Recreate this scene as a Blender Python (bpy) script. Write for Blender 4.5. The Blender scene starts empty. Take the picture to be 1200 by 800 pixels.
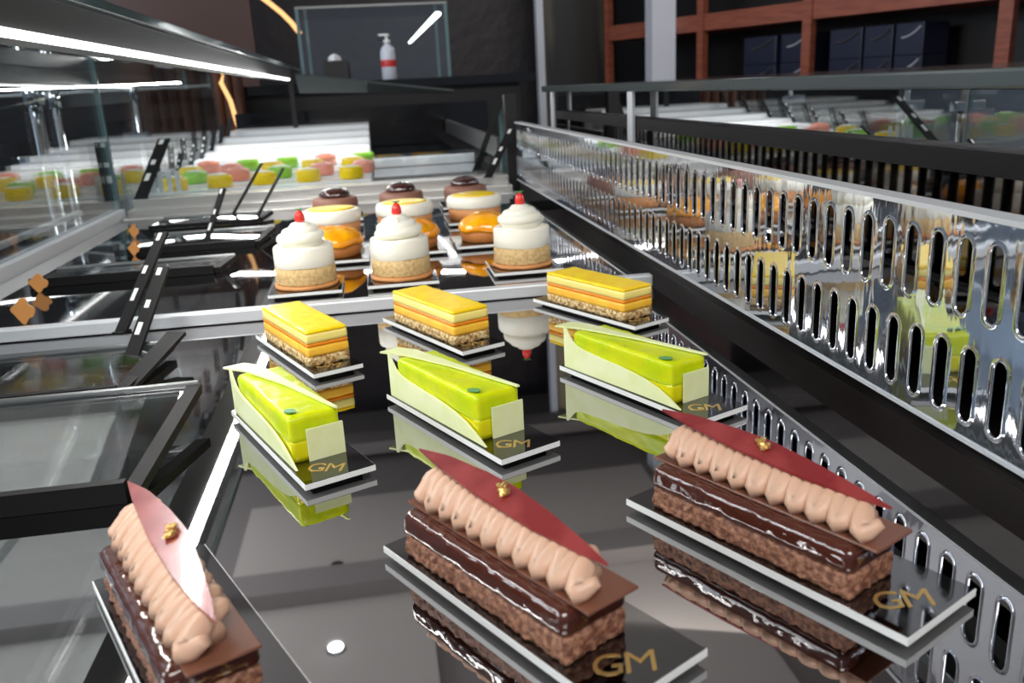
import bpy, bmesh, math, random
from mathutils import Vector, Matrix, noise
random.seed(4)
C = bpy.context.scene.collection
SC = bpy.context.scene
# ------------------------------------------------------------------ camera
# world: X across the display case, Y along it (away), Z up, metres; shelf top at z=0, camera 20 cm above it
CR = Vector((0.98611308, -0.1583262, -0.05013784))
CD = Vector((-0.09293676, -0.27588578, -0.95668688))
CF = Vector((0.13763629, 0.9480611, -0.2867689))
CP = Vector((0, 0, 0.2))
cd = bpy.data.cameras.new('camera'); cam = bpy.data.objects.new('camera', cd); C.objects.link(cam)
m = Matrix.Identity(4)
for i in range(3):
    m[i][0] = CR[i]; m[i][1] = -CD[i]; m[i][2] = -CF[i]; m[i][3] = CP[i]
cam.matrix_world = m
cd.sensor_width = 36; cd.lens = 30.0; cd.clip_start = 0.01; cd.clip_end = 60
cd.dof.use_dof = True; cd.dof.focus_distance = 0.52; cd.dof.aperture_fstop = 14
SC.camera = cam
SC.view_settings.view_transform = 'Standard'
try: SC.view_settings.look = 'None'
except Exception: pass
SC.view_settings.gamma = 1.0; SC.view_settings.use_curve_mapping = False
SC.view_settings.exposure = 0.15
# ------------------------------------------------------------------ world and lights
W = bpy.data.worlds.new('world'); SC.world = W; W.use_nodes = True
W.node_tree.nodes['Background'].inputs[0].default_value = (0.62, 0.70, 0.85, 1)
W.node_tree.nodes['Background'].inputs[1].default_value = 0.30
def area(name, loc, target, sx, sy, power, col):
    l = bpy.data.lights.new(name, 'AREA'); l.shape = 'RECTANGLE'; l.size = sx; l.size_y = sy; l.energy = power; l.color = col
    o = bpy.data.objects.new(name, l); C.objects.link(o); o.location = loc
    o.rotation_euler = (Vector(target)-Vector(loc)).to_track_quat('-Z', 'Y').to_euler()
    return o
area('shopfront_daylight', (-3.0, 0.3, 1.3), (0, 0.8, 0), 1.6, 1.2, 70, (0.93, 0.96, 1.0))
area('ceiling_light_panel', (0.1, -0.9, 1.45), (0, 0.6, 0), 1.2, 0.8, 26, (1, 0.97, 0.93))
area('case_light_strip', (-0.232, 0.95, 0.2475), (-0.10, 0.95, 0.0), 1.35, 0.012, 3.6, (1, 0.985, 0.96))
area('tray_light_strip', (-0.232, 2.2, 0.2475), (-0.25, 2.15, 0.0), 0.9, 0.012, 2.3, (1, 0.99, 0.97))
area('added_ceiling_fill', (0.2, 2.6, 0.9), (0.2, 2.6, 3.0), 2.6, 2.0, 13, (0.97, 0.97, 1.0))  # unseen lamp added to brighten the ceiling that the shelf mirrors
area('added_left_ceiling_fill', (-1.6, 3.2, 0.9), (-1.6, 3.2, 3.0), 1.5, 2.6, 40, (0.92, 0.96, 1.0))  # also added, no fixture: lifts the ceiling reflected on the left
area('added_left_wall_fill', (-1.9, 2.9, 1.6), (-2.6, 3.6, 0.2), 0.25, 0.5, 26, (0.9, 0.95, 1.0))  # added lamp out of view, brightens the wall reflected in the steel panel
area('cabinet_light', (0.9, 2.4, 1.5), (1.4, 3.8, 0.5), 0.6, 0.6, 10, (1, 0.95, 0.9))

# ------------------------------------------------------------------ helpers
def ray(px, py):
    x, y = (px-600)/1000, (py-400)/1000
    return CR*x + CD*y + CF
def atY(px, py, Y):
    d = ray(px, py); return CP + d*(Y/d.y)
def atZ(px, py, Z=0.0):
    d = ray(px, py); return CP + d*((Z-0.2)/d.z)
def s(r, g, b):
    f = lambda c: (c/255/12.92) if c <= 10 else ((c/255+0.055)/1.055)**2.4
    return (f(r), f(g), f(b), 1)
def mat(name, col, rough=0.5, metal=0.0, bump=None, col2=None, cscale=40, sss=0, coat=0, stretch=None, emit=None, es=0, ior=None, tmix=(0.4, 0.6), spec=None):
    M = bpy.data.materials.new(name); M.use_nodes = True; nt = M.node_tree; b = nt.nodes['Principled BSDF']
    b.inputs['Base Color'].default_value = col; b.inputs['Roughness'].default_value = rough; b.inputs['Metallic'].default_value = metal
    if sss:
        b.inputs['Subsurface Weight'].default_value = sss; b.inputs['Subsurface Radius'].default_value = (1, .7, .4); b.inputs['Subsurface Scale'].default_value = 0.004
    if coat: b.inputs['Coat Weight'].default_value = coat; b.inputs['Coat Roughness'].default_value = 0.05
    if spec is not None: b.inputs['Specular IOR Level'].default_value = spec
    if ior: b.inputs['IOR'].default_value = ior
    if emit: b.inputs['Emission Color'].default_value = emit; b.inputs['Emission Strength'].default_value = es
    if bump or col2:
        tc = nt.nodes.new('ShaderNodeTexCoord'); mp = nt.nodes.new('ShaderNodeMapping')
        nt.links.new(tc.outputs['Object'], mp.inputs[0])
        if stretch: mp.inputs['Scale'].default_value = stretch
    if col2:
        n = nt.nodes.new('ShaderNodeTexNoise'); n.inputs['Scale'].default_value = cscale; n.inputs['Detail'].default_value = 4
        r = nt.nodes.new('ShaderNodeValToRGB'); r.color_ramp.elements[0].color = col; r.color_ramp.elements[1].color = col2
        r.color_ramp.elements[0].position = tmix[0]; r.color_ramp.elements[1].position = tmix[1]
        nt.links.new(mp.outputs[0], n.inputs[0]); nt.links.new(n.outputs[0], r.inputs[0]); nt.links.new(r.outputs[0], b.inputs['Base Color'])
    if bump:
        n = nt.nodes.new('ShaderNodeTexNoise'); n.inputs['Scale'].default_value = bump[0]; n.inputs['Detail'].default_value = 3
        bp = nt.nodes.new('ShaderNodeBump'); bp.inputs['Strength'].default_value = bump[1]; bp.inputs['Distance'].default_value = bump[2]
        nt.links.new(mp.outputs[0], n.inputs[0]); nt.links.new(n.outputs[0], bp.inputs['Height']); nt.links.new(bp.outputs[0], b.inputs['Normal'])
        if coat: nt.links.new(bp.outputs[0], b.inputs['Coat Normal'])
    return M
def glassmat(name, tint, ior=1.5, boost=0.0, rough=0.0):
    M = bpy.data.materials.new(name); M.use_nodes = True; nt = M.node_tree; nt.nodes.clear()
    o = nt.nodes.new('ShaderNodeOutputMaterial'); t = nt.nodes.new('ShaderNodeBsdfTransparent'); g = nt.nodes.new('ShaderNodeBsdfGlossy')
    t.inputs[0].default_value = tint; g.inputs['Roughness'].default_value = rough
    # Schlick reflectance, the same on both faces of the pane
    lw = nt.nodes.new('ShaderNodeLayerWeight'); lw.inputs[0].default_value = 0.5
    pw = nt.nodes.new('ShaderNodeMath'); pw.operation = 'POWER'; pw.inputs[1].default_value = 4.0
    f0 = ((ior-1)/(ior+1))**2 + boost
    ad = nt.nodes.new('ShaderNodeMath'); ad.operation = 'MULTIPLY_ADD'; ad.use_clamp = True; ad.inputs[1].default_value = 1-f0; ad.inputs[2].default_value = f0
    mx = nt.nodes.new('ShaderNodeMixShader')
    nt.links.new(lw.outputs['Facing'], pw.inputs[0]); nt.links.new(pw.outputs[0], ad.inputs[0])
    nt.links.new(ad.outputs[0], mx.inputs[0]); nt.links.new(t.outputs[0], mx.inputs[1]); nt.links.new(g.outputs[0], mx.inputs[2]); nt.links.new(mx.outputs[0], o.inputs[0])
    return M
def emis(name, col, st):
    M = bpy.data.materials.new(name); M.use_nodes = True; nt = M.node_tree; nt.nodes.clear()
    o = nt.nodes.new('ShaderNodeOutputMaterial'); e = nt.nodes.new('ShaderNodeEmission'); e.inputs[0].default_value = col; e.inputs[1].default_value = st
    nt.links.new(e.outputs[0], o.inputs[0]); return M

M = dict(
 mirror=mat('black mirror glass', (0.40, 0.395, 0.40, 1), 0.02, 1.0),
 alu=mat('brushed aluminium', s(206, 209, 212), 0.40, 0.35),
 alud=mat('dull aluminium', s(120, 122, 122), 0.35, 0.8),
 white=mat('white acrylic tray', s(236, 238, 240), 0.25),
 steel=mat('polished perforated steel', s(208, 213, 221), 0.04, 0.96, bump=(30, 0.2, 0.0014), stretch=(1, 1.8, 0.6)),
 steelb=mat('step steel', s(190, 188, 184), 0.30, 0.7, bump=(8, 0.3, 0.003), stretch=(0.4, 1, 6)),
 blackg=mat('gloss black', s(16, 15, 17), 0.12),
 backg=mat('gloss black back wall', (0.11, 0.105, 0.105, 1), 0.04, 1.0),
 blackm=mat('satin black', s(14, 13, 14), 0.45),
 brownb=mat('dark brown duct', s(24, 15, 13), 0.4),
 board=mat('mirror black board top', (0.17, 0.17, 0.175, 1), 0.05, 1.0),
 boardedge=mat('white board edge', s(225, 226, 224), 0.5),
 gold=mat('gold foil', s(226, 188, 116), 0.3, 0.8),
 glaze=mat('dark chocolate glaze', s(74, 36, 26), 0.10, 0, bump=(160, 0.25, 0.0012), coat=0.7, sss=0.05),
 brownie=mat('brownie crumb', s(112, 68, 50), 0.55, 0, bump=(420, 0.9, 0.0015), col2=s(166, 118, 92), cscale=380),
 choco=mat('milk chocolate plaque', s(112, 70, 54), 0.28, 0, col2=s(124, 80, 62), cscale=30),
 cream=mat('piped chocolate cream', s(208, 168, 142), 0.42, 0, bump=(300, 0.15, 0.0006), sss=0.2),
 shard=mat('dark red glossy chocolate shard', s(128, 40, 42), 0.24, 0, bump=(60, 0.15, 0.0006), col2=s(146, 56, 56), cscale=60, coat=0.3),
 lime=mat('lime green glaze', s(184, 204, 0), 0.3, 0, bump=(120, 0.2, 0.0006), col2=s(204, 212, 0), cscale=60, sss=0.05, coat=0.0, spec=0.35),
 limel=mat('yellow lime filling', s(212, 206, 0), 0.2, 0, bump=(120, 0.2, 0.001), sss=0.15, coat=0.4),
 wchoc=mat('white green-tinted chocolate', s(222, 228, 168), 0.32, 0, col2=s(230, 234, 186), cscale=50, sss=0.1),
 leaf=mat('mint leaf green', s(88, 150, 84), 0.4),
 mglaze=mat('mango yellow glaze', s(255, 222, 0), 0.32, 0, bump=(90, 0.25, 0.0008), col2=s(254, 208, 0), cscale=90, sss=0.05),
 mcream=mat('pale custard cream', s(250, 228, 130), 0.4, 0, bump=(200, 0.3, 0.0008), sss=0.15),
 morange=mat('orange jelly', s(238, 138, 28), 0.2, 0, sss=0.1),
 mcust=mat('yellow custard', s(248, 196, 60), 0.4, 0, bump=(200, 0.3, 0.0008), col2=s(246, 180, 50), cscale=80, sss=0.1),
 nut=mat('nut crumble', s(150, 108, 56), 0.6, 0, bump=(380, 1.0, 0.002), col2=s(232, 206, 150), cscale=330),
 vanilla=mat('white vanilla cream', s(246, 242, 226), 0.4, 0, bump=(120, 0.15, 0.001), sss=0.2),
 sponge=mat('tan crumb sponge', s(196, 160, 104), 0.7, 0, bump=(260, 0.8, 0.002), col2=s(216, 186, 132), cscale=300),
 biscuit=mat('biscuit base', s(208, 142, 84), 0.6, 0, bump=(200, 0.4, 0.001)),
 straw=mat('strawberry red', s(226, 60, 52), 0.25, 0, sss=0.1),
 odome=mat('orange apricot glaze', s(255, 176, 4), 0.10, 0, bump=(70, 0.5, 0.003), col2=s(250, 156, 4), cscale=60, coat=0.5),
 tart=mat('baked tart shell', s(190, 120, 60), 0.5, 0, bump=(200, 0.4, 0.001)),
 cocoa=mat('cocoa mousse', s(140, 96, 80), 0.5, 0, bump=(200, 0.3, 0.001)),
 cdome=mat('dark cherry dome', s(58, 22, 18), 0.06, 0, bump=(60, 0.6, 0.004), coat=1.0),
 pyel=mat('yellow petit cake', s(255, 216, 0), 0.3, 0, sss=0.1),
 ppink=mat('pink petit cake', s(236, 150, 130), 0.35, 0, sss=0.1),
 pgrn=mat('green petit cake', s(140, 206, 60), 0.3, 0, sss=0.1),
 tagb=mat('black acrylic', s(13, 12, 13), 0.55, spec=0.2),
 tagw=mat('white printed label', s(214, 216, 212), 0.4),
 tago=mat('brown clip', s(206, 140, 74), 0.5),
 pane=glassmat('clear glass pane', (0.93, 0.97, 0.97, 1), 1.5, 0.12),
 panex=glassmat('thin clear acrylic', (0.90, 0.93, 0.94, 1), 1.45, 0.06),
 sheet=glassmat('clear acrylic sheet', (0.93, 0.95, 0.96, 1), 1.5, 0.30),
 paned=glassmat('dark tinted glass', (0.10, 0.12, 0.12, 1), 1.8, 0.6),
 gedge=mat('teal glass edge', s(96, 122, 124), 0.12, 0, coat=0.6),
 gedged=mat('dark grey glass edge', s(84, 92, 92), 0.12, 0.4),
 led=emis('light strip diffuser', (1, 0.985, 0.96, 1), 4.5),
 lampw=emis('white ceiling lamp', (0.93, 0.97, 1, 1), 16),
 lampo=emis('warm amber light strip', (1, 0.55, 0.22, 1), 1.4),
 wallb=mat('dark tufted wall', s(44, 36, 38), 0.5, 0, bump=(14, 0.25, 0.02), col2=s(34, 30, 36), cscale=5),
 wallw=mat('warm grey wall', s(130, 118, 108), 0.7, 0, col2=s(108, 98, 92), cscale=1.5),
 ceil=mat('ceiling dark grey', s(128, 122, 120), 0.8),
 ceild=mat('ceiling panel light', s(172, 166, 160), 0.8),
 ceilk=mat('ceiling beam dark', s(52, 50, 56), 0.7),
 floor=mat('dark floor', s(52, 48, 46), 0.25, 0, col2=s(66, 60, 58), cscale=3),
 wood=mat('red brown wood', s(138, 78, 58), 0.35, 0, col2=s(120, 64, 48), cscale=8, stretch=(1, 1, 8)),
 navy=mat('navy gift box', s(26, 30, 50), 0.3),
 ribbon=mat('silver ribbon', s(196, 200, 210), 0.3, 0.4),
 pillar=mat('white pillar', s(206, 210, 220), 0.5),
 beige=mat('beige glossy door', s(178, 166, 138), 0.3, 0, col2=s(46, 44, 42), cscale=1.6, stretch=(1.6, 1, 0.25)),
 chrome=mat('chrome', s(220, 224, 228), 0.08, 1.0),
 plast=mat('white plastic', s(228, 230, 232), 0.35),
 gel=mat('milky bottle plastic', s(196, 202, 214), 0.25),
 redl=mat('red label', s(196, 50, 52), 0.4),
 curt=mat('brown slatted drape', s(96, 54, 34), 0.6, 0, col2=s(56, 32, 22), cscale=14, stretch=(3, 3, 0.1)),
)

def mesh(name, bm, mt, parent=None, smooth=False):
    me = bpy.data.meshes.new(name); bmesh.ops.recalc_face_normals(bm, faces=bm.faces); bm.to_mesh(me); bm.free()
    for mm in (mt if isinstance(mt, list) else [mt]): me.materials.append(mm)
    if smooth:
        for p in me.polygons: p.use_smooth = True
    o = bpy.data.objects.new(name, me); C.objects.link(o)
    if parent: o.parent = parent
    return o
def tag(o, label=None, cat=None, group=None, kind=None):
    if label: o['label'] = label
    if cat: o['category'] = cat
    if group: o['group'] = group
    if kind: o['kind'] = kind
    return o
def thing(name, loc=(0, 0, 0), rz=0, label=None, cat=None, group=None):
    o = bpy.data.objects.new(name, None); o.empty_display_size = 0.01; C.objects.link(o); o.location = loc; o.rotation_euler = (0, 0, rz)
    return tag(o, label, cat, group)
def dup(root, loc, rz=0, label=None, scale=None):
    r = root.copy(); C.objects.link(r); r.location = loc; r.rotation_euler = (0, 0, rz)
    if label: r['label'] = label
    if scale: r.scale = scale
    for ch in list(root.children):
        c = ch.copy(); C.objects.link(c); c.parent = r
        for g in ch.children:
            d = g.copy(); C.objects.link(d); d.parent = c
    return r
def box(bm, a, b, mi=0, bev=0.0):
    v = bmesh.ops.create_cube(bm, size=1)['verts']
    for q in v: q.co = Vector([(a[i]+b[i])/2 + q.co[i]*(b[i]-a[i]) for i in range(3)])
    fs = set(f for q in v for f in q.link_faces)
    for f in fs: f.material_index = mi
    if bev:
        es = list(set(e for q in v for e in q.link_edges))
        r = bmesh.ops.bevel(bm, geom=es, offset=bev, segments=2, affect='EDGES', profile=0.5)
        for f in r['faces']: f.material_index = mi
def B(a, b, bev=0.0):
    bm = bmesh.new(); box(bm, a, b, 0, bev); return bm
def hexa(bm, lo, hi):   # prism between two polygons with equal vertex counts
    a = [bm.verts.new(p) for p in lo]; b = [bm.verts.new(p) for p in hi]; n = len(a)
    bm.faces.new(a[::-1]); bm.faces.new(b)
    for i in range(n): bm.faces.new((a[i], a[(i+1) % n], b[(i+1) % n], b[i]))
def plate(pts, th):     # flat polygon pts thickened along its normal
    pts = [Vector(p) for p in pts]; n = (pts[1]-pts[0]).cross(pts[-1]-pts[0]).normalized()*th
    bm = bmesh.new(); hexa(bm, pts, [p+n for p in pts]); return bm
def rbox(a, b, r, seg=0.003, amp=0, fr=150, sd=0, shape=None):
    """rounded box on a grid, optional surface noise"""
    bm = bmesh.new(); n = [max(2, int(round((b[i]-a[i])/seg))) for i in range(3)]; vs = {}
    def vert(i, j, k):
        key = (i, j, k)
        if key not in vs:
            p = Vector([a[q]+(b[q]-a[q])*(i, j, k)[q]/n[q] for q in range(3)])
            inn = Vector([min(max(p[q], a[q]+r), b[q]-r) for q in range(3)]); d = p-inn
            if d.length > 1e-9:
                p = inn + d.normalized()*r if sum(abs(x) > 1e-9 for x in d) > 1 else p
            if amp:
                c = Vector([(a[q]+b[q])/2 for q in range(3)])
                q = noise.noise(p*fr+Vector((sd, sd, sd)))*amp + noise.noise(p*fr*2.7+Vector((sd, 3, sd)))*amp*.6
                nn = (p-inn) if (p-inn).length > 1e-9 else (p-c)
                nn.z = 0 if k == 0 else nn.z
                if nn.length > 1e-9: p = p + nn.normalized()*q
            if shape: p = shape(p)
            vs[key] = bm.verts.new(p)
        return vs[key]
    for ax in range(3):
        u, v = [(1, 2), (0, 2), (0, 1)][ax]
        for side in (0, n[ax]):
            for i in range(n[u]):
                for j in range(n[v]):
                    q = []
                    for (di, dj) in ((0, 0), (1, 0), (1, 1), (0, 1)):
                        t = [0, 0, 0]; t[ax] = side; t[u] = i+di; t[v] = j+dj; q.append(vert(*t))
                    bm.faces.new(q)
    return bm
def lathe(bm, prof, n=40, f=None, c=(0, 0, 0), mi=0):
    rings = []
    for (r, z) in prof:
        ring = []
        for i in range(n):
            th = 2*math.pi*i/n; rr, zz = (r, z) if not f else f(r, z, th)
            ring.append(bm.verts.new((c[0]+rr*math.cos(th), c[1]+rr*math.sin(th), c[2]+zz)))
        rings.append(ring)
    fs = []
    for k in range(len(rings)-1):
        for i in range(n):
            fs.append(bm.faces.new((rings[k][i], rings[k][(i+1) % n], rings[k+1][(i+1) % n], rings[k+1][i])))
    fs.append(bm.faces.new(rings[0][::-1])); fs.append(bm.faces.new(rings[-1]))
    for q in fs: q.material_index = mi
def L(prof, n=40, f=None):
    bm = bmesh.new(); lathe(bm, prof, n, f); return bm
def tube(bm, pts, rad, n=12, flat=1.0):
    pts = [Vector(p) for p in pts]; rings = []
    up = Vector((0, 0, 1))
    for i, p in enumerate(pts):
        t = (pts[min(i+1, len(pts)-1)]-pts[max(i-1, 0)]).normalized()
        u = t.cross(up)
        if u.length < 1e-4: u = Vector((1, 0, 0))
        u.normalize(); v = u.cross(t).normalized(); r = rad[i] if isinstance(rad, (list, tuple)) else rad
        rings.append([bm.verts.new(p+u*r*math.cos(2*math.pi*k/n)+v*r*flat*math.sin(2*math.pi*k/n)) for k in range(n)])
    for a, b in zip(rings, rings[1:]):
        for k in range(n): bm.faces.new((a[k], a[(k+1) % n], b[(k+1) % n], b[k]))
    bm.faces.new(rings[0][::-1]); bm.faces.new(rings[-1])

# ------------------------------------------------------------------ room
def struct(name, bm, mt, **k): return tag(mesh(name, bm, mt, **k), kind='structure')
struct('floor', B((-4, -2, -1.0), (5, 7, -0.95)), M['floor'])
CZ = 1.75
struct('ceiling', B((-4, -0.6, CZ), (5, 7, CZ+.05)), M['ceil'])
struct('wall_back', B((-4, 5.2, -0.95), (5, 5.3, CZ)), M['wallb'])
struct('wall_left', B((-2.7, 1.4, -0.95), (-2.6, 5.2, CZ)), mat('blue grey wall', s(170, 182, 200), 0.6))
struct('wall_right', B((3.2, 0.2, -0.95), (3.3, 5.2, CZ)), M['wallb'])
bm = bmesh.new()
for i in range(3): box(bm, (-1.9+1.15*i, 0.6+.5*i, CZ-.05), (-1.1+1.15*i, 3.9, CZ-.002))
struct('trim_1', bm, M['ceild'])
bm = bmesh.new()
for y in (1.6, 3.0, 4.4): box(bm, (-3.8, y, CZ-.12), (3.1, y+.16, CZ-.051))
struct('trim_2', bm, M['ceil'])
# ------------------------------------------------------------------ the display case
case = thing('display_case', (0, 0, 0), 0, 'long refrigerated pastry display case with black mirror shelves and glass front', 'display case')
XP, XB = 0.265, 0.36
mesh('base_cabinet', B((-0.54, -0.12, -0.94), (0.40, 1.70, -0.06)), M['blackm'], case)
mesh('shelf', B((-0.443, -0.10, -0.012), (0.262, 0.803, -0.0002)), M['mirror'], case)
mesh('shelf', B((-0.442, 0.815, -0.003), (0.245, 1.5595, 0.009)), M['mirror'], case)
bm = bmesh.new(); box(bm, (-0.443, 0.803, 0.0005), (0.262, 0.8148, 0.0125), 0, 0.0015); mesh('shelf_trim', bm, M['alu'], case)
bm = bmesh.new(); box(bm, (0.2455, 0.86, -0.004), (0.262, 1.655, -0.001)); mesh('shelf_gap_strip', bm, M['alud'], case)
mesh('duct_floor', B((0.2625, -0.10, -0.05), (XB, 1.70, -0.045)), M['brownb'], case)
# perforated panel: stadium slots, staggered rows, each with a lip
def perforated():
    bm = bmesh.new(); P = 0.0204; y0 = 0.1274; N = 74; hw = 0.0043
    rows = [(0.0795, 0.132, 0.0868, 0.1222, 0.0), (0.028, 0.0795, 0.0362, 0.0718, P/2)]
    K = 8
    for (z0, z1, s0, s1, off) in rows:
        for i in range(N):
            yc = y0 + P*i + off; ya, yb = yc-P/2, yc+P/2
            def ringpts(r, dx):
                pts = []
                for k in range(K+1):
                    t = math.pi*k/K; pts.append((XP+dx, yc+r*math.cos(t), s1-hw+r*math.sin(t)))
                for k in range(K+1):
                    t = math.pi+math.pi*k/K; pts.append((XP+dx, yc+r*math.cos(t), s0+hw+r*math.sin(t)))
                return pts
            rings = [[bm.verts.new(p) for p in ringpts(r, dx)] for (r, dx) in ((hw+.0026, 0), (hw+.0012, -.0002), (hw+.0004, -.0005), (hw+.0001, -.0003), (hw, .0006))]
            n = len(rings[0])
            for a, b in zip(rings, rings[1:]):
                for k in range(n): bm.faces.new((a[k], a[(k+1) % n], b[(k+1) % n], b[k])).smooth = True
            o = []   # outer rectangle matched to ring
            for k in range(K+1):
                t = math.pi*k/K; c, q = math.cos(t), math.sin(t)
                y = yc + (P/2)*max(-1, min(1, c*1.42)); z = z1 if q > 0.70 else s1-hw+(z1-(s1-hw))*q/0.70*1.0
                o.append(bm.verts.new((XP, y, min(z, z1))))
            for k in range(K+1):
                t = math.pi+math.pi*k/K; c, q = math.cos(t), -math.sin(t)
                y = yc + (P/2)*max(-1, min(1, c*1.42)); z = z0 if q > 0.70 else s0+hw-((s0+hw)-z0)*q/0.70
                o.append(bm.verts.new((XP, y, max(z, z0))))
            for k in range(n): bm.faces.new((o[k], o[(k+1) % n], rings[0][(k+1) % n], rings[0][k]))
    bmesh.ops.remove_doubles(bm, verts=bm.verts, dist=0.00005)
    return bm
mesh('perforated_panel', perforated(), M['steel'], case)
bm = bmesh.new(); box(bm, (XP-.001, 0.11, 0.132), (XP+.012, 1.64, 0.1345)); box(bm, (XP-.001, 0.11, 0.0262), (XP+.008, 1.64, 0.0282)); mesh('panel_rim', bm, M['alu'], case)
mesh('back_panel', B((XB, -0.1, -0.045), (XB+.01, 1.70, 0.136)), M['backg'], case)
bm = bmesh.new(); box(bm, (XB-.012, -0.1, 0.136), (XB+.012, 1.70, 0.150)); mesh('back_rail', bm, M['tagb'], case)
mesh('rear_window', B((XB+.002, -0.1, 0.150), (XB+.008, 1.70, 0.1845)), M['paned'], case)
for y in (1.14, 1.66): mesh('rail_post', B((XB-.016, y, 0.112), (XB-.0125, y+.024, 0.1845)), M['alu'], case)
bm = bmesh.new(); box(bm, (XB-.02, -0.1, 0.1845), (XB+.62, 1.75, 0.196), 0, 0.002); mesh('counter_top_glass', bm, M['gedged'], case)
mesh('corner_post', B((0.250, 1.655, -0.01), (0.272, 1.68, 0.1845)), M['blackm'], case)
# front glass on the left, its aluminium profiles and the light strip at its top
XG = -0.456
bm = bmesh.new(); box(bm, (XG-.012, -0.1, 0.0), (XG+.012, 1.60, 0.026), 0, 0.001); mesh('glass_profile', bm, M['alu'], case)
bm = bmesh.new(); box(bm, (XG-.075, -0.1, 0.018), (XG-.066, 1.62, 0.027), 0, 0.001); mesh('outer_profile', bm, M['alu'], case)
mesh('profile_channel', B((XG-.066, -0.1, -0.06), (XG-.0125, 1.60, 0.004)), M['blackg'], case)
mesh('front_glass', B((XG-.003, -0.1, 0.0265), (XG+.003, 1.597, 0.279)), M['pane'], case)
mesh('glass_joint', B((XG-.004, 1.5975, 0.0265), (XG+.004, 1.6025, 0.279)), M['gedge'], case)
XL = -0.232
bm = bmesh.new(); box(bm, (XL-.045, -0.1, 0.250), (XL+.002, 1.70, 0.2795), 0, 0.001); canopy = mesh('light_housing', bm, M['alud'], case)
mesh('light_strip', B((XL-.004, 0.10, 0.2475), (XL+.004, 1.69, 0.2525)), M['led'], canopy)
bm = bmesh.new(); box(bm, (XG-.012, -0.1, 0.280), (XL+.010, 1.70, 0.2875), 0, 0.001); mesh('top_glass', bm, [M['pane']], case)
bm = bmesh.new(); box(bm, (XL+.0101, -0.1, 0.2795), (XL+.0135, 1.70, 0.288), 0, 0.0005); mesh('top_glass_edge', bm, M['gedge'], case)
# cross end of the case: satin steel steps and clear cross pane
bm = bmesh.new()
for y0, y1, z in ((1.560, 1.60, .012), (1.60, 1.645, .022), (1.645, 1.70, .036)): box(bm, (-0.442, y0, -0.02), (0.249, y1-.0002, z), 0, .001)
mesh('end_step', bm, M['steelb'], case)
mesh('end_glass', B((-0.452, 1.703, 0.0), (0.249, 1.706, 0.085)), M['panex'], case)
mesh('far_post', B((0.245, 1.707, 0.0), (0.253, 1.715, 0.17)), M['gedge'], case)

# ------------------------------------------------------------------ next case with the white stepped tray
nb = thing('neighbour_display_case', (0, 0, 0), 0, 'far display case with white stepped tray and dark mirror shelf behind the cross pane', 'display case')
mesh('base_cabinet', B((-0.54, 1.74, -0.94), (0.40, 3.12, -0.03)), M['blackm'], nb)
STEPS = [(1.74+.085*i, .036+.0035*i) for i in range(4)] + [(2.09, .052), (2.20, .062), (2.32, .072), (2.45, .084), (2.60, .096), (2.78, .108)]
bm = bmesh.new()
for i, (y, z) in enumerate(STEPS):
    y1 = STEPS[i+1][0] if i < len(STEPS)-1 else 3.0
    box(bm, (-0.44, y, -0.02), (-0.012, y1-.0005, z), 0, 0.0015)
mesh('stepped_tray', bm, M['white'], nb)
mesh('dark_shelf', B((-0.008, 1.74, -0.02), (0.244, 3.0, 0.022)), M['mirror'], nb)
bm = bmesh.new(); box(bm, (-0.008, 2.16, 0.0225), (0.244, 2.18, 0.044), 0, 0.002); mesh('shelf_trim', bm, M['alu'], nb)
mesh('dark_back_panel', B((-0.45, 3.05, -0.0295), (0.40, 3.08, 0.155)), M['blackg'], nb)
mesh('side_rail', B((0.246, 1.76, 0.06), (0.256, 3.0, 0.10)), M['alud'], nb)
mesh('canopy_glass', plate([(XL+.02, 2.70, .262), (.26, 2.78, .192), (.26, 2.84, .187), (XL+.02, 2.80, .21)], .006), M['gedged'], nb)
mesh('side_glass', B((XG-.003, 1.61, 0.0), (XG+.003, 2.75, 0.279)), M['pane'], nb)
bm = bmesh.new(); box(bm, (XL-.045, 1.7005, 0.250), (XL+.002, 2.78, 0.2795), 0, 0.001); nc = mesh('light_housing', bm, M['alud'], nb)
mesh('light_strip', B((XL-.004, 1.701, 0.2475), (XL+.004, 2.70, 0.2525)), M['led'], nc)
bm = bmesh.new(); box(bm, (XG-.012, 1.7005, 0.280), (XL+.010, 3.12, 0.2875), 0, 0.001); mesh('top_glass', bm, M['pane'], nb)
bm = bmesh.new(); box(bm, (XL+.0101, 1.7005, 0.2795), (XL+.0135, 3.12, 0.288), 0, 0.0005); mesh('top_glass_edge', bm, M['gedge'], nb)
mesh('cross_rail', B((-2.1, 2.96, 0.245), (-0.50, 2.97, 0.253)), M['alu'], nb)
mesh('upright', B((XL-.01, 2.79, 0.108), (XL+.004, 2.80, 0.2795)), M['blackm'], nb)

# petit cakes on the tray
def petit(name, mt, label, hw=.024, h=.024):
    t = thing(name, (0, 0, 0), 0, label, 'petit cake', 'petit cakes on the white stepped tray')
    def f(r, z, th): return (r*(1+.02*math.sin(5*th)), z)
    mesh('cake_body', L([(hw*.9, 0), (hw, .003), (hw, h-.006), (hw*.95, h-.002), (hw*.8, h)], 28, f), mt, t, True)
    mesh('cream_top', L([(hw*.62, h), (hw*.6, h+.0015), (hw*.3, h+.003)], 20), M['vanilla'] if name != 'pink_petit_cake' else M['ppink'], t, True)
    return t
protos = {}
rown = ['front', 'second', 'third', 'fourth', 'fifth']
coln = ['first', 'second', 'third', 'fourth', 'fifth', 'sixth', 'seventh']
pk = [['yellow']*5, ['green', 'pink', 'green', 'pink', 'pink'], ['yellow', 'pink', 'yellow', 'yellow', 'yellow'], ['pink', 'green', 'green', 'pink', 'green']]
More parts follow.
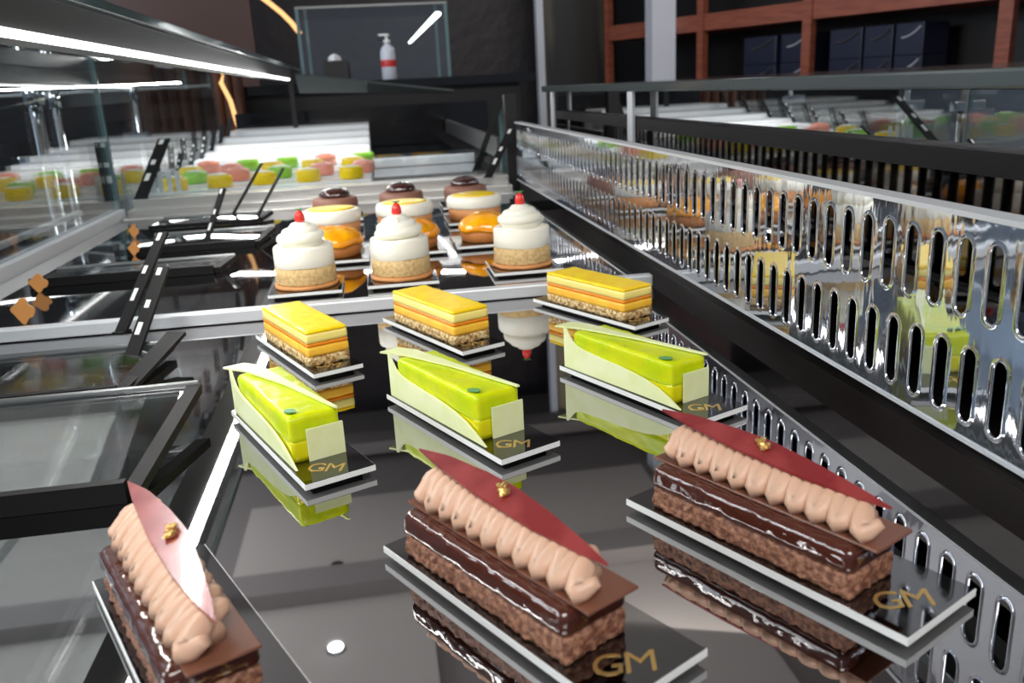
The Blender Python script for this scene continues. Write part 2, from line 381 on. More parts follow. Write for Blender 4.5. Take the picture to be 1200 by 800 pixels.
for r, row in enumerate(pk):
    y = STEPS[r][0] + (.042 if r else .045)
    for c, k in enumerate(row):
        x = -0.395 + c*0.086 + (0.024 if r % 2 else 0)
        lb = f'{k} round petit cake, {coln[c]} from the left in the {rown[r]} row of white tray'
        z = STEPS[r][1]
        if k not in protos:
            o = petit(k+'_petit_cake', M[{'yellow': 'pyel', 'pink': 'ppink', 'green': 'pgrn'}[k]], lb); o.location = (x, y, z+.0004); protos[k] = o
        else: dup(protos[k], (x, y, z+.0004), random.random()*3, lb)
# black holders with cards lined up on the left side of the tray
def tag_holder(p0, p1, w, label, th=.0022, card=True, group=None, lab='tagw', foot=True):
    """slim upright price holder: p0 base, p1 top, w half-width vector"""
    p0, p1, w = Vector(p0), Vector(p1), Vector(w)
    t = thing('price_tag_holder', p0, 0, label, 'price tag holder', group)
    d = p1-p0
    mesh('blade', plate([-w, w, d+w, d-w], th), M['tagb'], t)
    if foot:
        n = Vector((w.y, -w.x, 0)).normalized()*.006
        bm = bmesh.new(); hexa(bm, [-w-n, w-n, w+n, -w+n], [q+Vector((0, 0, .002)) for q in (-w-n, w-n, w+n, -w+n)]); mesh('foot', bm, M['tagb'], t)
    if card:
        nn = (w*2).cross(d).normalized()
        for (a, b) in ((.28, .40), (.55, .63), (.90, .98)):
            for sgn, off in ((1, th+.0003), (-1, -.0003)):
                if sgn < 0: continue
                o = nn*off
                mesh('card', plate([d*a-w*.55+o, d*a+w*.15+o, d*b+w*.15+o, d*b-w*.55+o], .0004), M[lab], t)
    return t
tag_holder((-.428, 1.652, .0365), (-.395, 1.76, .135), (.012, -.003, 0), 'tall black tag holder with a yellow tipped card beside the glass joint', group=None)
for i in range(6):
    tag_holder((-.432, 1.99+.15*i, [.0466,.0522,.0622,.0722,.0842,.0962][i]), (-.425, 2.04+.15*i, [.0466,.0522,.0622,.0722,.0842,.0962][i]+.05), (.006, -.004, 0), f'small black tag holder, {coln[i]} from the front along the tray edge', card=(i < 3), foot=False)
for i in range(4):
    x = -.432+.016*i
    o = tag(mesh('flavour_card', plate([(x, 1.745, .0362), (x+.009, 1.745, .0362), (x+.009, 1.748, .076), (x, 1.748, .076)], .001), [M['tagw'], M['ppink']][0:1]), f'small white flavour card, {coln[i]} from the left at the tray corner', 'card', 'flavour cards at the tray corner')

# ------------------------------------------------------------------ boards
def logo(parent, x, y, z, size=.0150):
    cu = bpy.data.curves.new('logo', 'FONT'); cu.body = 'GM'; cu.size = size; cu.extrude = 0.00012; cu.align_x = 'CENTER'; cu.align_y = 'CENTER'; cu.space_character = .86
    o = bpy.data.objects.new('logo_tmp', cu); C.objects.link(o)
    bpy.context.view_layer.update()
    me = bpy.data.meshes.new_from_object(o.evaluated_get(bpy.context.evaluated_depsgraph_get())); bpy.data.objects.remove(o)
    me.materials.clear(); me.materials.append(M['gold'])
    me.transform(Matrix.Translation((x, y, z)) @ Matrix(((.6, -.8, 0, 0), (.8, .6, 0, 0), (0, 0, 1, 0), (0, 0, 0, 1))))
    q = bpy.data.objects.new('gold_logo', me); C.objects.link(q); q.parent = parent; q['label'] = 'gold GM letters'
def board(Lb, Wb, label, group, lg=True, x0=0, y0=0):
    t = thing('cake_board', (0, 0, 0), 0, label, 'cake board', group)
    mesh('board_foot', B((x0+.006, y0+.006, 0), (x0+Lb-.006, y0+Wb-.006, .0028)), M['blackm'], t)
    mesh('board_edge', B((x0, y0, .0028), (x0+Lb, y0+Wb, .0058)), M['boardedge'], t)
    mesh('board_top', B((x0+.0004, y0+.0004, .0058), (x0+Lb-.0004, y0+Wb-.0004, .0062)), M['board'], t)
    if lg: logo(t, x0+Lb-.0135, y0+Wb*.42, .0063)
    return t
BT = .0062
def place(name, ax, ay, az): # board origin = far-left corner; local x towards the near end
    a = math.radians(az); rz = math.atan2(math.cos(a), math.sin(a)); return (ax, ay, 0), rz
lbB = {
 'cR': 'black cake board with gold letters under the right chocolate bar cake',
 'cM': 'black cake board under the middle chocolate bar cake, bottom centre',
 'cL': 'black cake board under the left chocolate bar cake, bottom left',
 'lR': 'black cake board under the right lime green bar cake',
 'lM': 'black cake board under the middle lime green bar cake',
 'lL': 'black cake board under the left lime green bar cake',
 'mR': 'black cake board under the right mango bar cake',
 'mM': 'black cake board under the middle mango bar cake',
 'mL': 'black cake board under the left mango bar cake'}
pos0 = {'cR': (.101, .360, 149.7), 'cM': (-.016, .344, 147.3), 'cL': (-.140, .345, 150.5), 'lR': (.112, .569, 151.6), 'lM': (-.012, .545, 150.6),
       'lL': (-.113, .543, 152.1), 'mL': (-.116, .732, 155.9), 'mM': (-.007, .752, 154.8), 'mR': (.135, .775, 153.5)}
pos = {}
for k, (x, y, az) in pos0.items():      # small turn about each board's middle
    d = {'c': 3.0, 'l': 4.0, 'm': 0.0}[k[0]]; a, b = math.radians(az), math.radians(az+d)
    pos[k] = (x + .072*(math.sin(a)-math.sin(b)), y + .072*(math.cos(a)-math.cos(b)), az+d)
YS = {'c': 1.17, 'l': 1.03, 'm': 1.0}
b0 = board(.143, .041, lbB['cR'], 'black boards under the bar cakes')
first = True
for k, (x, y, az) in pos.items():
    l, rz = place(k, x, y, az)
    if first: b0.location = l; b0.rotation_euler = (0, 0, rz); b0.scale = (1, YS['c'], 1); first = False
    else: dup(b0, l, rz, lbB[k], scale=(1, YS['c'], 1) if k[0] == 'c' else (.97, .95*YS[k[0]], 1))

# ------------------------------------------------------------------ chocolate bar cake
def choc_cake():
    t = thing('chocolate_bar_cake', (0, 0, 0), 0, 'x', 'bar cake', 'chocolate bar cakes')
    x0, x1, y0, y1 = .014, .117, .003, .029
    mesh('brownie_base', rbox((x0, y0, 0), (x1, y1, .0105), .0012, .0014, .0011, 360, 1), M['brownie'], t, True)
    mesh('chocolate_glaze', rbox((x0-.0004, y0-.0006, .0100), (x1+.0006, y1+.0006, .0214), .0034, .0015, .0004, 130, 2), M['glaze'], t, True)
    pl = mesh('chocolate_plaque', B((x0-.004, y0+.0045, .0215), (x1+.007, y1-.0005, .0227), .0003), M['choco'], t)
    pts, rad = [], []
    n = 10; xs, xe = x0+.002, x1-.003; S = 16
    for i in range(n*S+1):
        u = i/S; ph = 2*math.pi*u; k = (1-math.cos(ph))/2      # k=0 at the left lobe, 1 at the far side
        hh = .0085-.0035*i/(n*S)
        x = xs + (xe-xs)*i/(n*S) + .0042*(.5-k)
        pts.append((x+noise.noise(Vector((u*2, 0, 0)))*.0006, .0105+.0120*k, .0227+.0034+hh*math.sin(math.pi*.5*min(1, k*1.5)))); rad.append(.0038*(1.22-.38*k+.10*noise.noise(Vector((u*1.3, 4, 1)))))
    x, y, z = pts[-1]
    for q in range(1, 6):
        pts.append((x+.0008*q, y+.0009*q, z+.0007*q)); rad.append(.0043*(1-q*.11))
    bm = bmesh.new(); tube(bm, pts, rad, 14); mesh('piped_cream', bm, M['cream'], t, True)
    bm = bmesh.new(); tube(bm, [(xs+(xe-xs)*q/10, .0162, .0268+.0045*(1-q/10)) for q in range(11)], .0054, 12); mesh('cream_core', bm, M['cream'], t, True)
    # pointed shard lying on the cream
    up = [(.004, .0175), (.020, .0215), (.045, .0240), (.062, .0246), (.085, .0230), (.108, .0202), (.1215, .0180)]
    lo = [(.004, .0175), (.020, .0158), (.050, .0142), (.085, .0144), (.108, .0160), (.1215, .0180)]
    def zz(x, y): return .0400 - .0065*(x-.004)/.117 + (y-.0150)*.30
    bm = bmesh.new(); N = 26; G = []
    for i in range(N+1):
        x = .004+(.1175)*i/N
        def ev(tab):
            for (xa, ya), (xb, yb) in zip(tab, tab[1:]):
                if x <= xb+1e-9: return ya+(yb-ya)*(x-xa)/(xb-xa)
            return tab[-1][1]
        a, b = ev(lo), ev(up); row = []
        for j in range(7):
            y = a+(b-a)*j/6; z = zz(x, y)
            row.append((bm.verts.new((x, y, z+.0012)), bm.verts.new((x, y, z))))
        G.append(row)
    for i in range(N):
        for j in range(6):
            for k in (0, 1): bm.faces.new((G[i][j][k], G[i+1][j][k], G[i+1][j+1][k], G[i][j+1][k]))
        for j in (0, 6): bm.faces.new((G[i][j][0], G[i+1][j][0], G[i+1][j][1], G[i][j][1]))
    bmesh.ops.remove_doubles(bm, verts=bm.verts, dist=1e-5)
    sh = mesh('red_chocolate_shard', bm, M['shard'], t)
    for q in sh.data.polygons: q.use_smooth = False
    bm = bmesh.new()
    for i in range(16):
        r = .0010+.0006*random.random(); px, py = .060+random.uniform(-.0030, .0030), .0200+random.uniform(-.0020, .0020)
        v = bmesh.ops.create_icosphere(bm, subdivisions=1, radius=r, matrix=Matrix.Translation((px, py, zz(px, py)+.0018+random.random()*.001)))
        for q in v['verts']: q.co += Vector([random.uniform(-.0004, .0004) for _ in range(3)])
    g = mesh('gold_flakes', bm, M['gold'], t)
    return t
cc = choc_cake()
lc = {'cR': 'glossy chocolate bar cake at right, in front of perforated panel, gold flakes on red shard',
      'cM': 'glossy chocolate bar cake in the middle of the front row, bottom centre of photo',
      'cL': 'glossy chocolate bar cake at lower left corner of photo, paler pink lit shard'}
for i, k in enumerate(('cR', 'cM', 'cL')):
    l, rz = place(k, *pos[k]); l = (l[0], l[1], BT)
    if i == 0: cc.location = l; cc.rotation_euler = (0, 0, rz); cc['label'] = lc[k]; cc.scale = (1, YS['c'], 1)
    else: dup(cc, l, rz, lc[k], scale=(1, YS['c'], 1))

# ------------------------------------------------------------------ lime bar cake
def lime_cake():
    t = thing('lime_bar_cake', (0, 0, 0), 0, 'x', 'bar cake', 'lime green bar cakes')
    x0, x1, y0, y1 = .012, .110, .004, .033
    mesh('filling_layer', rbox((x0, y0, 0), (x1, y1, .0135), .0012, .003, .0003, 150, 5), M['limel'], t, True)
    mesh('lime_glaze', rbox((x0-.0004, y0-.0004, .0105), (x1+.0004, y1+.0004, .0270), .0030, .002, .0005, 120, 6), M['lime'], t, True)
    # curved white chocolate side panel
    hf = [(0, 1.0), (.02, .98), (.045, .84), (.08, .70), (.13, .61), (.20, .57), (.33, .53), (.5, .50), (.62, .46), (.72, .41), (.82, .32), (.91, .18), (1, 0)]
    top = [(u*.120, .0285*q) for u, q in hf]
    pts = [(.004, y0-.0024, 0)] + [(.004+x*.97, y0-.0024, z+.0005) for x, z in top]
    bm = bmesh.new()
    lo = [Vector(p) for p in pts]; hexa(bm, lo, [p+Vector((0, .0014, 0)) for p in lo]); mesh('side_chocolate_panel', bm, M['wchoc'], t)
    # top triangle
    bm = bmesh.new(); z = .0276
    tri = [(-.004, y0-.004, z), (.014, y0+.0055, z), (.055, y0+.0165, z), (x1+.003, y1-.003, z), (x1+.0035, y1-.0015, z), (.055, y0+.0212, z), (.008, y0+.0165, z), (-.0045, y0+.010, z)]
    hexa(bm, [Vector(p) for p in tri], [Vector(p)+Vector((0, 0, .0012)) for p in tri]); mesh('top_chocolate_panel', bm, M['wchoc'], t)
    bm = bmesh.new(); box(bm, (x1+.0010, y0+.0085, 0), (x1+.0024, y1+.001, .0190), 0, .0002); mesh('end_chocolate_panel', bm, M['wchoc'], t)
    bm = bmesh.new(); c = Vector((x1-.010, y0+.0045, .0274)); g = []
    for i in range(14):
        a = 2*math.pi*i/14; r = .0058 if math.cos(a) > 0 else .0048
        g.append((c.x+r*math.cos(a), c.y+.0030*math.sin(a), c.z+.0006*math.cos(a)))
    hexa(bm, [Vector(p) for p in g], [Vector(p)+Vector((0, 0, .0006)) for p in g]); mesh('leaf', bm, M['leaf'], t)
    return t
lcake = lime_cake()
ll = {'lR': 'lime green bar cake at right with whole side panel, second row', 'lM': 'lime green bar cake in the middle of the second row', 'lL': 'lime green bar cake at left of second row, brightest lit'}
for i, k in enumerate(('lR', 'lM', 'lL')):
    l, rz = place(k, *pos[k]); l = (l[0], l[1], BT)
    if i == 0: lcake.location = l; lcake.rotation_euler = (0, 0, rz); lcake['label'] = ll[k]
    else: dup(lcake, l, rz, ll[k])

# ------------------------------------------------------------------ mango bar cake
def mango_cake():
    t = thing('mango_bar_cake', (0, 0, 0), 0, 'x', 'bar cake', 'yellow layered mango bar cakes')
    x0, x1, y0, y1 = .018, .122, .003, .036
    zs = [(0, .0075, 'nut', .0011, 'nut_base'), (.0075, .0150, 'mcust', .0003, 'custard_layer'), (.0150, .0178, 'morange', .0002, 'orange_layer'), (.0178, .0250, 'mcream', .0003, 'cream_layer'), (.0247, .0275, 'mglaze', .0004, 'yellow_glaze')]
    for z0, z1, mm, amp, nm in zs:
        mesh(nm, rbox((x0, y0, z0), (x1, y1, z1), .0008 if nm != 'yellow_glaze' else .0012, .0022, amp, 260, z0*900), M[mm], t, True)
    return t
mc = mango_cake()
ml = {'mR': 'yellow layered mango bar cake at right below the shelf trim end', 'mM': 'yellow layered mango bar cake in the middle of third row', 'mL': 'yellow layered mango bar cake at left of third row'}
for i, k in enumerate(('mR', 'mM', 'mL')):
    l, rz = place(k, *pos[k]); l = (l[0], l[1], BT)
    if i == 0: mc.location = l; mc.rotation_euler = (0, 0, rz); mc['label'] = ml[k]
    else: dup(mc, l, rz, ml[k])

# ------------------------------------------------------------------ round cakes on the far shelf
ZS = .009
def sqboard(half): return board(2*half, 2*half, 'x', 'square boards under the round cakes', lg=False, x0=-half, y0=-half)
def vanilla_cake():
    t = thing('vanilla_cream_cake', (0, 0, 0), 0, 'x', 'round cake', 'white cream cakes with red berry')
    R = .030
    mesh('biscuit_base', L([(R+.001, 0), (R+.0025, .001), (R+.0025, .003), (R+.001, .004)], 40, lambda r, z, th: (r+.0006*math.sin(7*th)+.0004*math.sin(13*th), z)), M['biscuit'], t, True)
    mesh('sponge_layer', L([(R, .004), (R+.0006, .006), (R+.0004, .014), (R, .021)], 48, lambda r, z, th: (r+.0006*noise.noise(Vector((math.cos(th)*9, math.sin(th)*9, z*300))), z)), M['sponge'], t, True)
    mesh('cream_layer', L([(R-.001, .021), (R, .022), (R, .030), (R-.0002, .0395), (R-.0012, .0412), (.022, .0415), (.010, .0415)], 48, lambda r, z, th: (r, z+.0005*math.sin(3*th))), M['vanilla'], t, True)
    # piped spiral
    pts, rad = [], []
    for i in range(95):
        u = i/94; a = 2*math.pi*2.2*u+1.0; rr = .0205-.011*u
        pts.append((rr*math.cos(a), rr*math.sin(a), .0465+.0115*u)); rad.append(.0068*(1-.12*u))
    bm = bmesh.new(); tube(bm, pts, rad, 14, .85)
    lathe(bm, [(.021, .041), (.020, .050), (.014, .058), (.009, .0635), (.002, .065)], 24)
    mesh('cream_swirl', bm, M['vanilla'], t, True)
    b = mesh('berry', L([(.0030, .0630), (.0052, .066), (.0048, .0715), (.0030, .0750), (.0008, .0765)], 14), M['straw'], t, True)
    bm = bmesh.new()
    for i in range(4):
        a = i*1.57+.4; tube(bm, [(0, 0, .076), (.0022*math.cos(a), .0022*math.sin(a), .0775), (.0045*math.cos(a), .0045*math.sin(a), .078)], [.0008, .0007, .0002], 6)
    mesh('berry_leaves', bm, M['leaf'], b)
    return t
def apricot_tart():
    t = thing('apricot_dome_tart', (0, 0, 0), 0, 'x', 'tart', 'orange glazed dome tarts')
    R = .033
    mesh('tart_shell', L([(R-.005, 0), (R-.003, .001), (R-.0015, .012), (R-.0025, .0135)], 40), M['tart'], t, True)
    mesh('apricot_dome', L([(R, .0135), (R+.001, .0170), (R-.002, .0235), (R-.009, .0295), (R-.018, .0330), (R-.029, .0345)], 48,
         lambda r, z, th: (r*(1+.03*math.sin(4*th+1)), z+.0012*math.sin(6*th)*(r/R))), M['odome'], t, True)
    return t
def lemon_cake():
    t = thing('lemon_topped_cake', (0, 0, 0), 0, 'x', 'round cake', 'white cakes with yellow jelly top')
    R = .041
    mesh('tart_shell', L([(R-.005, 0), (R-.003, .001), (R-.002, .016), (R-.003, .0165)], 40), M['biscuit'], t, True)
    mesh('white_mousse', L([(R-.002, .0165), (R, .019), (R, .028), (R-.002, .0325), (R-.006, .034), (R-.009, .0336)], 44), M['vanilla'], t, True)
    mesh('yellow_jelly', L([(R-.009, .0337), (R-.009, .0348), (R-.014, .0354)], 36, lambda r, z, th: (r*(1+.03*math.sin(3*th)), z)), M['mglaze'], t, True)
    return t
def cherry_cake():
    t = thing('cherry_dome_cake', (0, 0, 0), 0, 'x', 'round cake', 'cocoa cakes with dark glossy dome')
    R = .036
    mesh('cocoa_body', L([(R-.004, 0), (R-.001, .002), (R, .020), (R-.001, .028), (R-.006, .030), (R-.015, .0302)], 44), M['cocoa'], t, True)
    mesh('glossy_dome', L([(R-.013, .0303), (R-.012, .034), (R-.016, .040), (R-.024, .0435), (R-.033, .045)], 36, lambda r, z, th: (r*(1+.05*math.sin(5*th)), z)), M['cdome'], t, True)
    return t
sb = None
def put(proto_fn, spots, labels, half):
    global sb
    pr = None
    for (x, y), lb in zip(spots, labels):
        if sb is None:
            sb = sqboard(.040); sb.location = (x, y, ZS); sb['label'] = 'square black board under the ' + lb; q = sb
        else: q = dup(sb, (x, y, ZS), 0, 'square black board under the ' + lb, scale=(half/.04, half/.04, 1))
        if half != .04: q.scale = (half/.04, half/.04, 1)
        if pr is None: pr = proto_fn(); pr.location = (x, y, ZS+BT); pr['label'] = lb
        else: dup(pr, (x, y, ZS+BT), random.random()*6, lb)
put(vanilla_cake, [(-.081, .880), (.016, .885), (.146, .895)], ['white cream cake with red berry, leftmost behind trim', 'white cream cake with red berry, middle one behind trim', 'white cream cake with red berry, rightmost near panel'], .036)
put(apricot_tart, [(-.058, 1.040), (.036, 1.055), (.128, 1.070)], ['orange glazed dome tart behind the left white cake', 'orange glazed dome tart behind the middle white cake', 'orange glazed dome tart between middle and right white cakes'], .040)
put(lemon_cake, [(-.068, 1.215), (.034, 1.235), (.138, 1.265)], ['white cake with yellow top, left of its row', 'white cake with yellow top, middle of its row', 'white cake with yellow top, right of its row'], .043)
put(cherry_cake, [(-.070, 1.390), (.035, 1.410), (.143, 1.440)], ['cocoa cake with dark cherry dome, left in back row', 'cocoa cake with dark cherry dome, middle in back row', 'cocoa cake with dark cherry dome, right in back row'], .042)

# ------------------------------------------------------------------ acrylic sign holders on the left
def sign(name, bl, br, depth, rise, bar, label, left_len):
    left_len = min(left_len, br[0]+.44)
    """clear sheet lying reclined on the shelf: black base bar (left-right), black right edge bar, rod at the top"""
    z0 = bl[2]; t = thing('acrylic_sign_holder', (br[0], br[1], z0), 0, label, 'sign holder', 'clear sign holders with black edges')
    a = Vector((-left_len, 0, 0)); d = Vector((.012, depth, rise))
    mesh('base_bar', B((-left_len, -.006, 0), (0, .0, bar)), M['tagb'], t)
    mesh('clear_sheet', plate([Vector((-left_len, .001, .003)), Vector((-.004, .001, .003)), Vector((-.004, .001, .003))+d, Vector((-left_len, .001, .003))+d], .0015), M['sheet'], t)
    e = bmesh.new(); hexa(e, [Vector((-.003, .001, 0)), Vector((.006, .001, 0)), Vector((.006, .001, .006)), Vector((-.003, .001, .006))], [Vector((-.003, .001, 0))+d, Vector((.006, .001, 0))+d, Vector((.006, .001, .006))+d, Vector((-.003, .001, .006))+d])
    mesh('edge_bar', e, M['tagb'], t)
    bm = bmesh.new(); tube(bm, [Vector((-left_len, .003, .006))+d, Vector((.004, .003, .006))+d], .0022, 10); mesh('top_rod', bm, M['alud'], t)
    return t
p = atZ(153, 584); sign('A', p, (p.x, p.y, .0005), .118, .016, .012, 'large clear sign holder at left behind the left chocolate cake', .30 + p.x + .13)
p = atZ(140, 466); sign('B', (0, 0, .0005), (p.x, p.y, .0005), .10, .004, .010, 'clear sign holder with black bar at left, below the metal trim', .44 + p.x)
p = atZ(252, 320, .009); sign('C', (0, 0, .0095), (p.x, p.y, .0095), .05, .004, .010, 'clear sign holder with long black bar, first behind the trim', .20)
p = atZ(326, 286, .009); sign('D', (0, 0, .0095), (p.x-.03, p.y, .0095), .10, .004, .009, 'clear sign holder with black bar left of the lemon cakes', .165)
p = atZ(316, 262, .009); sign('E', (0, 0, .0095), (p.x-.02, p.y+.03, .0095), .05, .004, .006, 'clear sign holder with thin black bar furthest back', .17)
def strip(b, tp, z, lean, w, label, card=True, foot=True):
    """blade standing at base pixel b; its top is `lean` metres deeper along the case"""
    p0 = atZ(b[0], b[1], z); q = atY(tp[0], tp[1], p0.y+lean)
    return tag_holder(p0, q, (w*.9, -w*.35, 0), label, .003, card, 'black price tag holders leaning on the left', 'tagw', foot)
strip((143, 390), (192, 274), .013, .10, .0055, 'leaning black price tag standing on the metal trim')
strip((152, 430), (192, 315), .0005, .10, .0065, 'leaning black price tag just in front of the metal trim')
strip((143, 462), (208, 392), .0005, .09, .0085, 'low black price tag leaning right behind the large sign holder', card=False)
strip((240, 292), (262, 222), .0095, .08, .0045, 'slim black price tag above the leftmost sign holder bars')
strip((270, 258), (307, 192), .0095, .08, .0022, 'very thin upright black tag, left one of the pair', card=False)
strip((300, 258), (332, 198), .0095, .08, .0022, 'very thin upright black tag, right one of the pair', card=False)
strip((556, 203), (587, 118), .0365, -.02, .006, 'black tag holder by the corner post, left one', card=False)
strip((572, 208), (600, 150), .0365, -.02, .008, 'black patterned tag holder by the corner post, right one')
# brown clips
def clip(px, py, z, w, h, label):
    p = atZ(px, py, z); bm = bmesh.new(); prof = []
    for i in range(28):
        a = 2*math.pi*i/28; r = 1+.16*math.cos(4*a+.6)+.06*math.sin(7*a); prof.append(Vector((w/2*r*math.cos(a), 0, h/2+h/2*r*math.sin(a)*.9)))
    lo = min(q.z for q in prof)
    prof = [q-Vector((0, 0, lo)) for q in prof]
    hexa(bm, prof, [q+Vector((0, .003, 0)) for q in prof]); o = mesh('wooden_clip', bm, M['tago']); o.location = p
    tag(o, label, 'clip', 'little brown clips on the sign holders')
clip(47, 343, .009, .017, .020, 'little brown clip at the left end of the long black bar')
clip(30, 380, .009, .018, .024, 'little brown clip nearest the left edge above the trim')
clip(158, 279, .009, .012, .020, 'little brown clip by the glass joint, upper one')
clip(158, 300, .009, .012, .018, 'little brown clip by the glass joint, lower one')

# ------------------------------------------------------------------ background
# counter with small glass display box and sanitizer
ct = thing('back_counter', (0, 0, 0), 0, 'dark counter in the background carrying a glass display box', 'counter')
cz = atY(455, 94, 3.4).z
mesh('counter_top', B((-0.55, 3.2, cz-.03), (0.60, 4.0, cz)), M['blackg'], ct)
mesh('counter_body', B((-0.50, 3.25, -0.95), (0.55, 3.95, cz-.03)), M['blackm'], ct)
def gbox():
    t = thing('glass_display_box', (0, 0, 0), 0, 'open clear glass display box with light strip on the back counter', 'display box')
    a, b = atY(357, 97, 3.45), atY(527, 88, 3.45); h = .265; y0, y1 = 3.45, 3.95; z = cz
    e = .006
    for (x, y) in ((a.x, y0), (b.x, y0), (a.x+.0, y1), (b.x, y1)): mesh('corner_edge', B((x-e, y-e, z+.001), (x+e, y+e, z+h)), M['gedge'], t)
    bm = bmesh.new(); box(bm, (a.x-e, y0-e, z+h), (b.x+e, y1+e, z+h+.008)); mesh('glass_top', bm, M['panex'], t)
    bm = bmesh.new(); box(bm, (a.x-e, y0-e-.002, z+h+.001), (b.x+e, y0-e, z+h+.009)); mesh('edge_rim', bm, M['alud'], t)
    mesh('front_pane', B((a.x+e, y0-.002, z+.001), (b.x-e, y0+.002, z+h-.001)), M['panex'], t)
    bm = bmesh.new(); tube(bm, [atY(513, 16, 3.5), atY(480, 50, 3.92)], [.014, .007], 8, .6); mesh('light_strip', bm, M['led'], t)
gbox()
sp = atY(457, 92, 3.30)
st = thing('sanitizer_bottle', (sp.x, sp.y, cz), 0, 'clear sanitizer pump bottle with red label on the back counter', 'bottle')
mesh('bottle_body', L([(.024, 0), (.027, .004), (.027, .095), (.022, .112), (.010, .122), (.009, .126)], 24), M['gel'], st, True)
mesh('label', L([(.0274, .045), (.0276, .046), (.0276, .068), (.0274, .069)], 24), M['redl'], st, True)
pm = mesh('pump', L([(.012, .126), (.012, .138), (.005, .139), (.005, .150), (.010, .151), (.010, .158)], 16), M['plast'], st, True)
mesh('nozzle', B((-.028, -.005, .152), (.002, .005, .159)), M['plast'], pm)
nt_ = thing('napkin_box', (atY(395, 92, 3.35).x, 3.30, cz), 0, 'small black box with white tissue on back counter', 'box')
mesh('box_body', B((-.04, -.03, 0), (.045, .03, .075)), M['blackm'], nt_)
mesh('tissue', L([(.022, .075), (.018, .09), (.006, .098)], 12, lambda r, z, th: (r*(1+.3*math.sin(3*th)), z)), M['plast'], nt_)
# dark cabinet with red-brown frame on the right: runs from near right to far left
cab = thing('wall_cabinet', (0, 0, 0), 0, 'tall dark cabinet with red brown wooden frame at upper right', 'cabinet')
P0 = atY(700, 60, 4.4); P1 = atY(1215, 60, 2.5)
ux = Vector((P1.x-P0.x, P1.y-P0.y, 0)); LN = ux.length; ux.normalize(); un = Vector((ux.y, -ux.x, 0))
if un.y > 0: un = -un
cab.location = (P0.x, P0.y, 0); cab.rotation_euler = (0, 0, math.atan2(ux.y, ux.x))
def along(px):      # distance along the cabinet front under a photo column
    d = ray(px, 60); n = Vector((-ux.y, ux.x, 0)); t = (Vector((P0.x, P0.y, 0)).dot(n))/d.dot(n); p = d*t; return (p-Vector((P0.x, P0.y, 0))).dot(ux), p
def zat(px, py):
    d = ray(px, py); n = Vector((-ux.y, ux.x, 0)); t = (Vector((P0.x, P0.y, 0)).dot(n))/d.dot(n); return .2+d.z*t
mesh('carcass', B((-.2, .30, -.95), (LN+.6, .34, CZ-.2)), M['blackm'], cab)
for px, w in ((713, .03), (822, .035), (946, .04), (1176, .045), (1215, .03)):
    a, _ = along(px); mesh('upright', B((a-w/2, -.012, -.95), (a+w/2, .02, CZ-.2)), M['wood'], cab)
z1 = zat(885, 18); a0, _ = along(713); a1, _ = along(1215)
mesh('rail', B((a0, -.004, z1-.038), (a1, .30, z1+.030)), M['wood'], cab)
z2 = zat(1000, 105)
mesh('rail', B((a0, -.004, z2-.05), (a1, .30, z2)), M['wood'], cab)
# dark gift boxes between the rails
gb = None; k = 0
nm = ['first', 'second', 'third', 'fourth', 'fifth', 'sixth', 'seventh', 'eighth']
for (px0, px1) in ((962, 1000), (1002, 1036), (1038, 1072), (905, 938), (862, 900)):
    for lev in range(2):
        a, _ = along(px0); b, _ = along(px1); hb = (z1-.045-z2)/2.35
        zb = z2 + .001 + lev*(hb+.001)
        loc = Vector((P0.x, P0.y, 0)) + ux*((a+b)/2) - un*.05; loc.z = zb
        lb = f'navy gift box, {nm[k//2]} stack counted rightwards by ribbon, ' + ('upper one' if lev else 'lower one')
        if px0 == 962: lb = 'navy gift box just right of the middle brown upright, ' + ('upper' if lev else 'lower')
        if px0 == 1002: lb = 'navy gift box in the middle of the right bay, ' + ('upper' if lev else 'lower')
        if px0 == 1038: lb = 'navy gift box with the brightest curved ribbon, ' + ('upper' if lev else 'lower')
        if px0 == 905: lb = 'navy gift box just left of the middle brown upright, ' + ('upper' if lev else 'lower')
        if px0 == 862: lb = 'navy gift box at left of the narrow bay, ' + ('upper' if lev else 'lower')
        t = thing('gift_box', loc, math.atan2(ux.y, ux.x), lb, 'gift box', 'navy gift boxes in the cabinet')
        w = (b-a)/2-.002
        mesh('box_body', B((-w, 0, 0), (w, .16, hb), .002), M['navy'], t)
        bm = bmesh.new(); tube(bm, [(-w*.5+w*1.3*u, -.003, hb*(.55+.32*u*u)) for u in [q/8 for q in range(9)]], .0035, 6)
        mesh('ribbon', bm, M['ribbon'] if px0 in (1038, 905) else M['alud'], t)
        k += 1
# pillar and doorway
p = atY(778, 60, 3.9); struct('trim_3', B((p.x-.055, 3.9, -.95), (p.x+.055, 4.0, CZ)), M['pillar'])
p = atY(633, 50, 4.6); q = atY(704, 50, 4.6)
struct('trim_4', B((p.x-.018, 4.58, -.95), (p.x+.018, 4.64, CZ)), M['pillar'])
struct('door_1', B((p.x+.03, 4.62, -.95), (q.x+.02, 4.66, CZ)), M['beige'])
# brown panel at top left behind the case
p = atY(255, 30, 4.2); tag(mesh('brown_wall_panel', B((p.x-.45, 4.2, -.9), (p.x+.15, 4.24, 1.3)), mat('brown panel', s(66, 38, 32), 0.4)), 'dark brown panel standing behind the case at upper left', 'panel')
p = atY(232, 125, 3.14)
bm = bmesh.new()
for i in range(9): lathe(bm, [(.018, -.9), (.018, .32)], 10, None, (p.x-.15+.036*i, 3.16, 0))
tag(mesh('slatted_screen', bm, M['curt']), 'brown slatted screen seen through the left glass', 'screen')
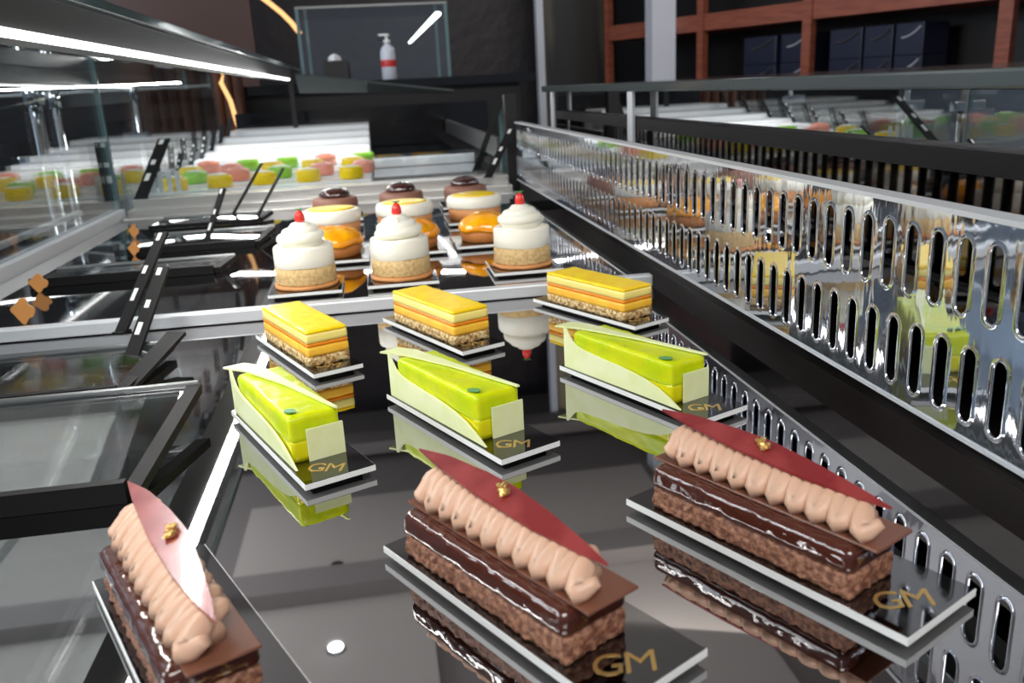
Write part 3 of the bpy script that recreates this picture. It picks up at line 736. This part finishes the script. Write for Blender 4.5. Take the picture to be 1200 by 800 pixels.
# warm curved light strips
pts = [atY(a, b, 3.1) for a, b in ((264, 78), (259, 97), (270, 118), (278, 145), (288, 172))]
bm = bmesh.new(); tube(bm, pts, .0075, 8); tag(mesh('amber_light_strip', bm, M['lampo']), 'thin amber light strip hanging behind the glass, bent in its middle', 'light')
pts = [atY(a, b, 3.6) for a, b in ((300, -8), (315, 3), (330, 15), (342, 27), (352, 40))]
bm = bmesh.new(); tube(bm, pts, .009, 8); tag(mesh('amber_arc_light', bm, M['lampo']), 'amber curved light arc above the case at top left', 'light')
# chrome stands beyond the left glass
def stand(px, ytop, Y, label, r=.012):
    a = atY(px, ytop, Y); t = thing('chrome_stand', (a.x, Y, -.95), 0, label, 'stand', 'chrome stands beyond the left glass'); H = a.z+.95
    mesh('pole', L([(r, .02), (r, H)], 16), M['chrome'], t, True)
    mesh('foot', L([(.05, 0), (.05, .012), (r, .02)], 24), M['chrome'], t, True)
    mesh('clamp', B((-.05, -.012, H-.12), (.03, .012, H-.095), .003), M['chrome'], t)
    mesh('head', L([(r, H), (r*1.5, H+.004), (r*1.5, H+.04), (r, H+.045)], 16), M['chrome'], t, True)
stand(42, 125, 1.9, 'thick chrome stand at far left beyond the glass', .013)
stand(66, 128, 2.25, 'slim chrome stand right of the thick one', .009)
stand(158, 118, 2.9, 'chrome stand right of the glass joint', .009)
# ceiling spot lamps (seen mirrored in the shelf)
def spot(px, py, lit, label):
    d = ray(px, py); t = (-(CZ-.10)-.2)/d.z; p = CP+d*t
    o = thing('ceiling_spotlight', (p.x, p.y, CZ-.12), 0, label, 'lamp', 'ceiling spotlights')
    mesh('housing', L([(.030, .06), (.034, .065), (.034, .10), (.02, .118)], 24), M['blackm'], o, True)
    mesh('lens', L([(.026, .055), (.027, .057), (.027, .0598)], 24), M['lampw'] if lit else M['chrome'], o)
spot(392, 747, True, 'lit ceiling spotlight mirrored as a white dot in the shelf')
spot(394, 652, False, 'dark ceiling spotlight mirrored further back in the shelf')
spot(428, 462, True, 'lit ceiling spotlight mirrored between the lime cakes')
